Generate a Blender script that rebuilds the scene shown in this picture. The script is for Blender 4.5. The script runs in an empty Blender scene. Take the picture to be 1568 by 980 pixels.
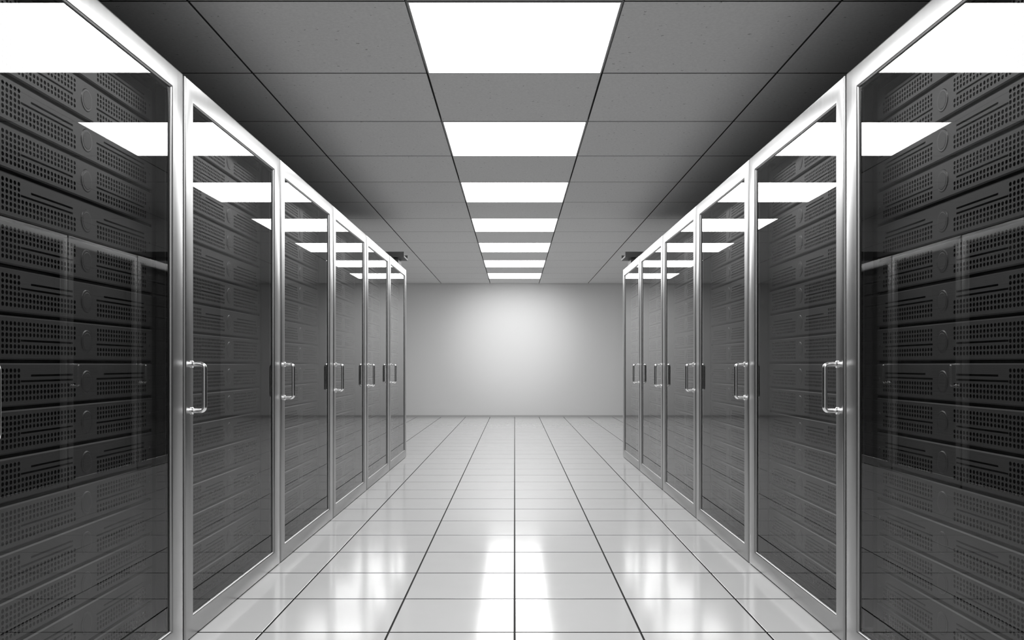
import bpy, bmesh, math, random
from mathutils import Vector
random.seed(4)
sc = bpy.context.scene
sc.view_settings.view_transform = 'Standard'
sc.view_settings.look = 'None'
EXPO = 0.0
sc.view_settings.exposure = EXPO

H = 2.73
RX = 3.5
Y0, Y1 = -3.0, 18.05
CO = 0.05
AISLE = 1.25
PITCH = 1.37
RH = 2.16

# ------------------------------------------------------------------ materials
def new_mat(name):
    m = bpy.data.materials.new(name); m.use_nodes = True
    nt = m.node_tree; nt.nodes.clear()
    out = nt.nodes.new('ShaderNodeOutputMaterial')
    return m, nt, out

def principled(name, col, rough, metal=0.0, noise=None, bump=0.0, bscale=200.0, spec=0.5, coat=0.0,
               stretch=(1, 1, 1), colvar=0.0, roughvar=0.0):
    m, nt, out = new_mat(name)
    p = nt.nodes.new('ShaderNodeBsdfPrincipled')
    p.inputs['Base Color'].default_value = (*col, 1)
    p.inputs['Roughness'].default_value = rough
    p.inputs['Metallic'].default_value = metal
    p.inputs['Specular IOR Level'].default_value = spec
    p.inputs['Coat Weight'].default_value = coat
    nt.links.new(p.outputs[0], out.inputs[0])
    tc = nt.nodes.new('ShaderNodeTexCoord')
    mp = nt.nodes.new('ShaderNodeMapping'); mp.inputs['Scale'].default_value = stretch
    nt.links.new(tc.outputs['Object'], mp.inputs[0])
    n = nt.nodes.new('ShaderNodeTexNoise'); n.inputs['Scale'].default_value = bscale
    n.inputs['Detail'].default_value = 3
    nt.links.new(mp.outputs[0], n.inputs['Vector'])
    if colvar > 0:
        r = nt.nodes.new('ShaderNodeMapRange')
        r.inputs['To Min'].default_value = 1 - colvar; r.inputs['To Max'].default_value = 1 + colvar
        nt.links.new(n.outputs['Fac'], r.inputs['Value'])
        mx = nt.nodes.new('ShaderNodeVectorMath'); mx.operation = 'SCALE'
        mx.inputs[0].default_value = col
        nt.links.new(r.outputs[0], mx.inputs['Scale'])
        nt.links.new(mx.outputs[0], p.inputs['Base Color'])
    if roughvar > 0:
        r = nt.nodes.new('ShaderNodeMapRange')
        r.inputs['To Min'].default_value = rough - roughvar; r.inputs['To Max'].default_value = rough + roughvar
        nt.links.new(n.outputs['Fac'], r.inputs['Value'])
        nt.links.new(r.outputs[0], p.inputs['Roughness'])
    if bump > 0:
        b = nt.nodes.new('ShaderNodeBump'); b.inputs['Strength'].default_value = bump
        b.inputs['Distance'].default_value = 0.002
        nt.links.new(n.outputs['Fac'], b.inputs['Height'])
        nt.links.new(b.outputs[0], p.inputs['Normal'])
    return m

M_metal = principled('brushed_aluminium', (0.39, 0.39, 0.39), 0.31, 1.0, bscale=60, stretch=(1, 1, .05), roughvar=0.05, colvar=0.05)
M_handle = principled('polished_steel', (0.80, 0.80, 0.80), 0.15, 1.0, roughvar=0.03)
M_shell = principled('dark_powder_coat', (0.010, 0.010, 0.010), 0.5, 0.0, bump=0.1, bscale=400)
M_server = principled('server_face_grey', (0.036, 0.036, 0.036), 0.42, 0.0, bump=0.05, bscale=500, colvar=0.1, spec=0.35)
M_badge = principled('badge_dark', (0.026, 0.026, 0.026), 0.35, 0.0, roughvar=0.05)
M_void = principled('server_void', (0.002, 0.002, 0.002), 0.8, spec=0.1)
M_wall = principled('painted_wall', (0.72, 0.72, 0.72), 0.7, bump=0.08, bscale=120, colvar=0.02)
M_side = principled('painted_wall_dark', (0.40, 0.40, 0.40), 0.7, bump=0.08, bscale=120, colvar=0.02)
M_trim = principled('trim_grey', (0.45, 0.45, 0.45), 0.4, colvar=0.03)
M_grout = principled('floor_joint', (0.02, 0.02, 0.02), 0.7, colvar=0.1, spec=0.1)
M_cgap = principled('ceiling_joint', (0.06, 0.06, 0.06), 0.8, colvar=0.1, spec=0.1)
M_tray = principled('cable_tray_paint', (0.10, 0.10, 0.10), 0.5, colvar=0.1)
M_lframe = principled('light_frame', (0.3, 0.3, 0.3), 0.4, colvar=0.03)

# floor tile
M_floor = principled('glossy_floor_tile', (0.57, 0.57, 0.57), 0.12, 0.0, bump=0.02, bscale=6, spec=0.55, coat=0.0, colvar=0.02, roughvar=0.02)

# ceiling tile with pits
m, nt, out = new_mat('acoustic_ceiling_tile')
p = nt.nodes.new('ShaderNodeBsdfPrincipled'); p.inputs['Roughness'].default_value = 0.9
p.inputs['Specular IOR Level'].default_value = 0.1
tc = nt.nodes.new('ShaderNodeTexCoord')
v = nt.nodes.new('ShaderNodeTexVoronoi'); v.inputs['Scale'].default_value = 30
n2 = nt.nodes.new('ShaderNodeTexNoise'); n2.inputs['Scale'].default_value = 90
n3 = nt.nodes.new('ShaderNodeTexNoise'); n3.inputs['Scale'].default_value = 60; n3.inputs['Detail'].default_value = 5
add = nt.nodes.new('ShaderNodeVectorMath'); add.operation = 'MULTIPLY_ADD'
add.inputs[1].default_value = (0.03, 0.03, 0.03)
nt.links.new(tc.outputs['Object'], n2.inputs['Vector'])
nt.links.new(tc.outputs['Object'], n3.inputs['Vector'])
nt.links.new(n2.outputs['Color'], add.inputs[0]); nt.links.new(tc.outputs['Object'], add.inputs[2])
nt.links.new(add.outputs[0], v.inputs['Vector'])
sepc = nt.nodes.new('ShaderNodeSeparateColor')
nt.links.new(v.outputs['Color'], sepc.inputs[0])
rad = nt.nodes.new('ShaderNodeMapRange'); rad.inputs['From Min'].default_value = 0.6; rad.inputs['From Max'].default_value = 1.0
rad.inputs['To Min'].default_value = 0.0; rad.inputs['To Max'].default_value = 0.20
nt.links.new(sepc.outputs[0], rad.inputs['Value'])
lt = nt.nodes.new('ShaderNodeMath'); lt.operation = 'LESS_THAN'
nt.links.new(v.outputs['Distance'], lt.inputs[0]); nt.links.new(rad.outputs[0], lt.inputs[1])
base = nt.nodes.new('ShaderNodeMapRange'); base.inputs['From Min'].default_value = .3; base.inputs['From Max'].default_value = .7
base.inputs['To Min'].default_value = .65; base.inputs['To Max'].default_value = .72
nt.links.new(n3.outputs['Fac'], base.inputs['Value'])
mix = nt.nodes.new('ShaderNodeMix'); mix.data_type = 'RGBA'
nt.links.new(base.outputs[0], mix.inputs['A']); mix.inputs['B'].default_value = (0.38, 0.38, 0.38, 1)
nt.links.new(lt.outputs[0], mix.inputs['Factor'])
nt.links.new(mix.outputs['Result'], p.inputs['Base Color'])
bp = nt.nodes.new('ShaderNodeBump'); bp.inputs['Strength'].default_value = 0.15; bp.inputs['Distance'].default_value = 0.003
nt.links.new(n2.outputs['Fac'], bp.inputs['Height']); nt.links.new(bp.outputs[0], p.inputs['Normal'])
nt.links.new(p.outputs[0], out.inputs[0])
M_ceil = m

# emissive diffuser
m, nt, out = new_mat('light_diffuser')
e = nt.nodes.new('ShaderNodeEmission'); e.inputs['Strength'].default_value = 13.0
e.inputs['Color'].default_value = (1, 1, 1, 1)
nt.links.new(e.outputs[0], out.inputs[0]); M_emit = m

# smoked door glass (thin sheet)
m, nt, out = new_mat('door_glass')
geo = nt.nodes.new('ShaderNodeNewGeometry')
ior = nt.nodes.new('ShaderNodeMix'); ior.data_type = 'FLOAT'
ior.inputs['A'].default_value = 1.50; ior.inputs['B'].default_value = 1 / 1.50
nt.links.new(geo.outputs['Backfacing'], ior.inputs['Factor'])
fr = nt.nodes.new('ShaderNodeFresnel'); nt.links.new(ior.outputs['Result'], fr.inputs['IOR'])
tr = nt.nodes.new('ShaderNodeBsdfTransparent'); tr.inputs['Color'].default_value = (0.74, 0.74, 0.74, 1)
gl = nt.nodes.new('ShaderNodeBsdfGlossy'); gl.inputs['Roughness'].default_value = 0.01
ms = nt.nodes.new('ShaderNodeMixShader')
nt.links.new(fr.outputs[0], ms.inputs[0]); nt.links.new(tr.outputs[0], ms.inputs[1]); nt.links.new(gl.outputs[0], ms.inputs[2])
nt.links.new(ms.outputs[0], out.inputs[0]); M_glass = m

# ------------------------------------------------------------------ mesh helpers
class MB:
    def __init__(s): s.v = []; s.f = []; s.m = []
    def quad(s, pts, mi=0):
        b = len(s.v); s.v += pts; s.f.append(tuple(range(b, b + len(pts)))); s.m.append(mi)
    def box(s, x0, x1, y0, y1, z0, z1, mi=0):
        x0, x1 = min(x0, x1), max(x0, x1)
        b = len(s.v)
        s.v += [(x0, y0, z0), (x1, y0, z0), (x1, y1, z0), (x0, y1, z0), (x0, y0, z1), (x1, y0, z1), (x1, y1, z1), (x0, y1, z1)]
        for f in ((0, 3, 2, 1), (4, 5, 6, 7), (0, 1, 5, 4), (1, 2, 6, 5), (2, 3, 7, 6), (3, 0, 4, 7)):
            s.f.append(tuple(b + i for i in f)); s.m.append(mi)
    def mesh(s, name, mats, smooth=False):
        me = bpy.data.meshes.new(name); me.from_pydata(s.v, [], s.f)
        for mt in mats: me.materials.append(mt)
        me.polygons.foreach_set('material_index', s.m)
        if smooth: me.polygons.foreach_set('use_smooth', [True] * len(s.f))
        me.update(); return me

def obj(name, me, parent=None, loc=(0, 0, 0)):
    o = bpy.data.objects.new(name, me); sc.collection.objects.link(o)
    o.location = loc
    if parent: o.parent = parent
    return o

# ------------------------------------------------------------------ room shell
def slab_tiles(name, xs, ys, ztop, down, gx, gy, bev, mats, zback, skip=()):
    """tiles with chamfered edges; 'down'=-1 floor (faces up), +1 ceiling (faces down)"""
    b = MB()
    for i in range(len(xs) - 1):
        for j in range(len(ys) - 1):
            if (i, j) in skip: continue
            x0, x1, y0, y1 = xs[i] + gx / 2, xs[i + 1] - gx / 2, ys[j] + gy / 2, ys[j + 1] - gy / 2
            A = [(x0, y0), (x1, y0), (x1, y1), (x0, y1)]
            B = [(x0 + bev, y0 + bev), (x1 - bev, y0 + bev), (x1 - bev, y1 - bev), (x0 + bev, y1 - bev)]
            t = [(x, y, ztop) for x, y in B]
            mlow = [(x, y, ztop + down * bev * .6) for x, y in A]
            low = [(x, y, zback) for x, y in A]
            order = (lambda q: q) if down < 0 else (lambda q: q[::-1])
            b.quad(order(t))
            for k in range(4):
                l = (k + 1) % 4
                b.quad(order([mlow[k], mlow[l], t[l], t[k]]))
                b.quad(order([low[k], low[l], mlow[l], mlow[k]]), 1)
    x0, x1, y0, y1 = xs[0], xs[-1], ys[0], ys[-1]
    q = [(x0, y0, zback), (x1, y0, zback), (x1, y1, zback), (x0, y1, zback)]
    b.quad(q if down < 0 else q[::-1], 1)
    return obj(name, b.mesh(name, mats))

xs = [-3.5 + .5 * i for i in range(15)]
ys = [Y0 + .5 * i for i in range(43)]; ys[-1] = Y1
slab_tiles('floor', xs, ys, 0.0, -1, 0.008, 0.011, 0.0008, [M_floor, M_grout], -0.005)

cxs = [-3.5 + i for i in range(8)]
cys = [Y0] + [Y0 + CO + i for i in range(1, 22)]
light_rows = [-2, 0, 2, 4, 6, 8, 10, 12, 14, 16]
skip = {(3, int(r - Y0)) for r in light_rows}
slab_tiles('ceiling', cxs, cys, H, 1, 0.011, 0.014, 0.002, [M_ceil, M_cgap], H + 0.02, skip)

def wall(name, x0, x1, y0, y1, mt):
    b = MB(); b.box(x0, x1, y0, y1, -0.02, H + 0.05); return obj(name, b.mesh(name, [mt]))
wall('wall_back', -RX - .1, RX + .1, Y1, Y1 + .1, M_wall)
wall('wall_front', -RX - .1, RX + .1, Y0 - .1, Y0, M_wall)
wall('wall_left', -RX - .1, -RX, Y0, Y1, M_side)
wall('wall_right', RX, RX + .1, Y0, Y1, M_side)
b = MB(); b.box(-RX, RX, Y1 - .012, Y1, 0, .035); obj('baseboard_back', b.mesh('baseboard_back', [M_trim]))

# ceiling light panels
b = MB()
w = 0.5 - .004
b.quad([(-w + .008, -w + .008, 0), (-w + .008, w - .008, 0), (w - .008, w - .008, 0), (w - .008, -w + .008, 0)], 0)
for (x0, x1, y0, y1) in ((-w, w, -w, -w + .008), (-w, w, w - .008, w), (-w, -w + .008, -w + .008, w - .008), (w - .008, w, -w + .008, w - .008)):
    b.box(x0, x1, y0, y1, -0.003, 0.012, 1)
lp = b.mesh('ceiling_light_panel', [M_emit, M_lframe])
for r in light_rows:
    obj('ceiling_light_panel', lp, loc=(0, r + .5 + CO, H + .001))

# ------------------------------------------------------------------ server rack cabinet meshes
W = 1.20      # server face width
UH = 0.125
NU = 16
def build_servers(s):
    b = MB()
    U0 = 0.065; Z0 = 0.075; FD = 0.08
    def P(u, v, w_): return (s * (FD + w_), U0 + u, v)
    def rect(u0, u1, v0, v1, w_=0, mi=0):
        b.quad([P(u0, v0, w_), P(u1, v0, w_), P(u1, v1, w_), P(u0, v1, w_)], mi)
    def holes(u0, u1, v0, v1, nu, nv, fr):
        du = (u1 - u0) / nu; dv = (v1 - v0) / nv; r = min(du, dv) * fr
        for i in range(nu):
            for j in range(nv):
                cu, cv = u0 + (i + .5) * du, v0 + (j + .5) * dv
                base = len(b.v)
                for k in range(8):
                    sx = (1, 1, 0, -1, -1, -1, 0, 1)[k]; sy = (0, 1, 1, 1, 0, -1, -1, -1)[k]
                    b.v.append(P(cu + sx * du / 2, cv + sy * dv / 2, 0))
                for k in range(8):
                    a = k * math.pi / 4
                    b.v.append(P(cu + math.cos(a) * r * 1.1, cv + math.sin(a) * r, 0))
                for k in range(8):
                    a = k * math.pi / 4
                    b.v.append(P(cu + math.cos(a) * r * 1.1, cv + math.sin(a) * r, .004))
                for k in range(8):
                    l = (k + 1) % 8
                    b.f.append((base + k, base + l, base + 8 + l, base + 8 + k)); b.m.append(0)
                    b.f.append((base + 8 + k, base + 8 + l, base + 16 + l, base + 16 + k)); b.m.append(1)
    def slot(u0, u1, v0, v1, d=.006):
        rect(u0, u1, v0, v1, d, 1)
        b.quad([P(u0, v0, 0), P(u1, v0, 0), P(u1, v0, d), P(u0, v0, d)])
        b.quad([P(u0, v1, 0), P(u1, v1, 0), P(u1, v1, d), P(u0, v1, d)])
        b.quad([P(u0, v0, 0), P(u0, v1, 0), P(u0, v1, d), P(u0, v0, d)])
        b.quad([P(u1, v0, 0), P(u1, v1, 0), P(u1, v1, d), P(u1, v0, d)])
    def disc(cu, cv, r, w0, w1, n=24, mi=0):
        ring = [(cu + math.cos(2 * math.pi * k / n) * r, cv + math.sin(2 * math.pi * k / n) * r) for k in range(n)]
        ring2 = [(cu + math.cos(2 * math.pi * k / n) * r * .92, cv + math.sin(2 * math.pi * k / n) * r * .92) for k in range(n)]
        b.quad([P(x, y, w1) for x, y in ring2], mi)
        for k in range(n):
            l = (k + 1) % n
            b.quad([P(*ring[k], w0), P(*ring[l], w0), P(*ring2[l], w1), P(*ring2[k], w1)], mi)
    h = UH - .010
    for k in range(NU):
        z = Z0 + k * UH
        ch = .004
        a0, a1 = z + ch, z + h - ch
        b.quad([P(0, z, ch), P(W, z, ch), P(W, a0, 0), P(0, a0, 0)])
        b.quad([P(0, a1, 0), P(W, a1, 0), P(W, z + h, ch), P(0, z + h, ch)])
        b.quad([P(0, z, ch), P(W, z, ch), P(W, z, .02), P(0, z, .02)], 1)
        b.quad([P(0, z + h, ch), P(W, z + h, ch), P(W, z + h, .02), P(0, z + h, .02)], 1)
        rect(0, .04, a0, a1); rect(1.15, W, a0, a1)
        rect(.64, .77, a0, a1)
        lo, hi = z + .012, z + h - .012
        # outer block : full height perforation
        rect(.04, .34, a0, lo); holes(.04, .34, lo, hi, 16, 6, .40); rect(.04, .34, hi, a1)
        # inner blocks : perforation plus long slots
        for (u0, u1, n) in ((.34, .64, 16), (.77, 1.15, 20)):
            rect(u0, u1, a0, lo)
            if k % 2:
                mid = z + .058
                holes(u0, u1, lo, mid, n, 3, .40)
                rect(u0, u1, mid, mid + .005)
                slot(u0, u1 - .02, mid + .005, mid + .011); rect(u1 - .02, u1, mid + .005, mid + .011)
                rect(u0, u1, mid + .011, mid + .020)
                slot(u0 + .05, u1 - .02, mid + .020, mid + .026); rect(u1 - .02, u1, mid + .020, mid + .026); rect(u0, u0 + .05, mid + .020, mid + .026)
                rect(u0, u1, mid + .026, a1)
            else:
                mid = z + .042
                holes(u0, u1, lo, mid, n, 2, .40)
                rect(u0, u1, mid, mid + .006)
                slot(u0, u1 - .02, mid + .006, mid + .012); rect(u1 - .02, u1, mid + .006, mid + .012)
                rect(u0, u1, mid + .012, mid + .018)
                holes(u0, u1, mid + .018, hi, n, 3, .40)
                rect(u0, u1, hi, a1)
        disc(.705, z + h / 2, .036, 0, -.002, 28, 2)
        disc(.705, z + h / 2, .028, -.002, -.0026, 28, 0)
        disc(.018, z + h / 2, .006, 0, -.003, 8, 2); disc(1.178, z + h / 2, .006, 0, -.003, 8, 2)
    b.quad([(s * (FD + .012), U0 - .01, .06), (s * (FD + .012), U0 + W + .01, .06), (s * (FD + .012), U0 + W + .01, 2.09), (s * (FD + .012), U0 - .01, 2.09)], 1)
    b.box(s * (FD + .02), s * (FD + .75), U0 + .01, U0 + W - .01, .07, 2.07, 1)
    return b.mesh('server_units', [M_server, M_void, M_badge])

def build_shell(s):
    b = MB(); y0, y1 = .003, PITCH - .003; d0, d1 = .028, 1.0
    t = .03
    b.box(s * d0, s * d1, y0, y0 + t, 0, 2.15)
    b.box(s * d0, s * d1, y1 - t, y1, 0, 2.15)
    b.box(s * d0, s * d1, y0 + t, y1 - t, 2.115, 2.15)
    b.box(s * d0, s * d1, y0 + t, y1 - t, 0, .05)
    b.box(s * (d1 - .03), s * d1, y0 + t, y1 - t, .05, 2.115)
    b.box(s * .086, s * .14, 1.272, 1.315, .05, 2.115)
    b.box(s * .086, s * .14, .034, .058, .05, 2.115)
    me = b.mesh('cabinet_shell', [M_shell])
    return me

def build_frame(s):
    yo0, yo1, zo0, zo1 = .012, PITCH - .012, .004, RH
    yi0, yi1, zi0, zi1 = yo0 + .082, yo1 - .108, .09, RH - .085
    O = [(yo0, zo0), (yo1, zo0), (yo1, zo1), (yo0, zo1)]
    I = [(yi0, zi0), (yi1, zi0), (yi1, zi1), (yi0, zi1)]
    verts = []
    for d in (0, .026):
        verts += [(s * d, y, z) for y, z in O] + [(s * d, y, z) for y, z in I]
    F = []
    for k in range(4):
        l = (k + 1) % 4
        F.append((k, l, 4 + l, 4 + k)); F.append((8 + l, 8 + k, 12 + k, 12 + l))
        F.append((l, k, 8 + k, 8 + l)); F.append((4 + k, 4 + l, 12 + l, 12 + k))
    me = bpy.data.meshes.new('door_frame'); me.from_pydata(verts, [], F)
    bm = bmesh.new(); bm.from_mesh(me)
    bmesh.ops.recalc_face_normals(bm, faces=bm.faces)
    es = [e for e in bm.edges if abs(e.verts[0].co.x) < .001 and abs(e.verts[1].co.x) < .001
          and len([f for f in e.link_faces if abs(f.normal.x) < .5]) == 1]
    bmesh.ops.bevel(bm, geom=es, offset=.009, segments=4, profile=.5, affect='EDGES')
    for f in bm.faces: f.smooth = True
    bm.to_mesh(me); bm.free()
    me.materials.append(M_metal)
    me.set_sharp_from_angle(angle=math.radians(40))
    return me, (yi0, yi1, zi0, zi1)

def build_glass(s, r):
    y0, y1, z0, z1 = r; y0 -= .004; y1 += .004; z0 -= .004; z1 += .004
    q = [(s * .010, y0, z0), (s * .010, y1, z0), (s * .010, y1, z1), (s * .010, y0, z1)]
    if s > 0: q = q[::-1]
    b = MB(); b.quad(q); return b.mesh('door_glass', [M_glass])

def build_gasket(s, r):
    y0, y1, z0, z1 = r; g = .012
    b = MB()
    b.box(s * .011, s * .02, y0, y0 + g, z0, z1); b.box(s * .011, s * .02, y1 - g, y1, z0, z1)
    b.box(s * .011, s * .02, y0 + g, y1 - g, z0, z0 + g); b.box(s * .011, s * .02, y0 + g, y1 - g, z1 - g, z1)
    return b.mesh('glass_gasket', [M_void])

def build_handle(s):
    """bent tube pull, swept along a D path, with flanges"""
    y = .073; zt, zb = 1.063, .883; out_ = .05; r = .0095; R = .016
    path = [(0, zt)]
    for k in range(7):
        a = math.pi / 2 * k / 6
        path.append((out_ - R + R * math.sin(a), zt - R + R * math.cos(a)))
    for k in range(7):
        a = math.pi / 2 * k / 6
        path.append((out_ - R + R * math.cos(a), zb + R - R * math.sin(a)))
    path.append((0, zb))
    n = 14; verts = []; F = []
    for i, (px, pz) in enumerate(path):
        a = path[max(0, i - 1)]; c = path[min(len(path) - 1, i + 1)]
        tx, tz = c[0] - a[0], c[1] - a[1]; L = math.hypot(tx, tz); tx /= L; tz /= L
        nx, nz = -tz, tx
        for k in range(n):
            t = 2 * math.pi * k / n
            verts.append((-s * (px + nx * math.cos(t) * r), y + math.sin(t) * r, pz + nz * math.cos(t) * r))
    for i in range(len(path) - 1):
        for k in range(n):
            l = (k + 1) % n
            F.append((i * n + k, i * n + l, (i + 1) * n + l, (i + 1) * n + k))
    for zc in (zt, zb):
        b0 = len(verts); rf = .014
        for (d, rr) in ((.0, rf), (.005, rf), (.008, r)):
            for k in range(n):
                t = 2 * math.pi * k / n
                verts.append((-s * d, y + math.sin(t) * rr, zc + math.cos(t) * rr))
        for i in range(2):
            for k in range(n):
                l = (k + 1) % n
                F.append((b0 + i * n + k, b0 + i * n + l, b0 + (i + 1) * n + l, b0 + (i + 1) * n + k))
    me = bpy.data.meshes.new('door_handle'); me.from_pydata(verts, [], F)
    bm = bmesh.new(); bm.from_mesh(me); bmesh.ops.recalc_face_normals(bm, faces=bm.faces)
    for f in bm.faces: f.smooth = True
    bm.to_mesh(me); bm.free(); me.materials.append(M_handle)
    me.set_sharp_from_angle(angle=math.radians(40))
    return me

for s in (-1, 1):
    sv = build_servers(s); sh = build_shell(s); frm, rct = build_frame(s)
    gls = build_glass(s, rct); gk = build_gasket(s, rct); hd = build_handle(s)
    for k in range(-3, 5):
        e = bpy.data.objects.new('server_rack_cabinet', None); sc.collection.objects.link(e)
        e.location = (s * AISLE, 3.34 + PITCH * k, 0)
        obj('cabinet_shell', sh, e); obj('server_units', sv, e); obj('door_frame', frm, e)
        obj('door_glass', gls, e); obj('glass_gasket', gk, e); obj('door_handle', hd, e)

# overhead cable trays at the far end of each row
for s in (-1, 1):
    b = MB()
    b.box(s * 1.23, s * 2.2, 9.8, 10.16, 2.26, 2.28)
    b.box(s * 1.23, s * 2.2, 9.8, 9.82, 2.28, 2.32); b.box(s * 1.23, s * 2.2, 10.14, 10.16, 2.28, 2.32)
    for x in (1.30, 2.1):
        b.box(s * x, s * (x + .05), 9.85, 10.11, 2.151, 2.26)
    obj('cable_tray', b.mesh('cable_tray', [M_tray]))

# added spot without a fixture, brightens the middle of the back wall
L = bpy.data.lights.new('added_wall_glow_spot', 'SPOT'); L.energy = 105; L.spot_size = math.radians(44); L.spot_blend = 1.0
L.shadow_soft_size = .15
lo_ = bpy.data.objects.new('added_wall_glow_spot', L); sc.collection.objects.link(lo_)
lo_.location = (0, 14.0, 2.55)
lo_.rotation_euler = (Vector((0, Y1, 1.72)) - lo_.location).to_track_quat('-Z', 'Y').to_euler()

# ------------------------------------------------------------------ world, camera
wd = bpy.data.worlds.new('World'); sc.world = wd; wd.use_nodes = True
wd.node_tree.nodes['Background'].inputs[0].default_value = (.5, .5, .5, 1)
wd.node_tree.nodes['Background'].inputs[1].default_value = 0.2
cam = bpy.data.cameras.new('camera'); co = bpy.data.objects.new('camera', cam); sc.collection.objects.link(co)
co.location = (0, 0, 1.06); co.rotation_euler = (math.pi / 2, 0, 0)
cam.lens = 31.0; cam.sensor_width = 36; cam.shift_x = -.00255; cam.shift_y = .044
cam.clip_start = .02
sc.camera = co
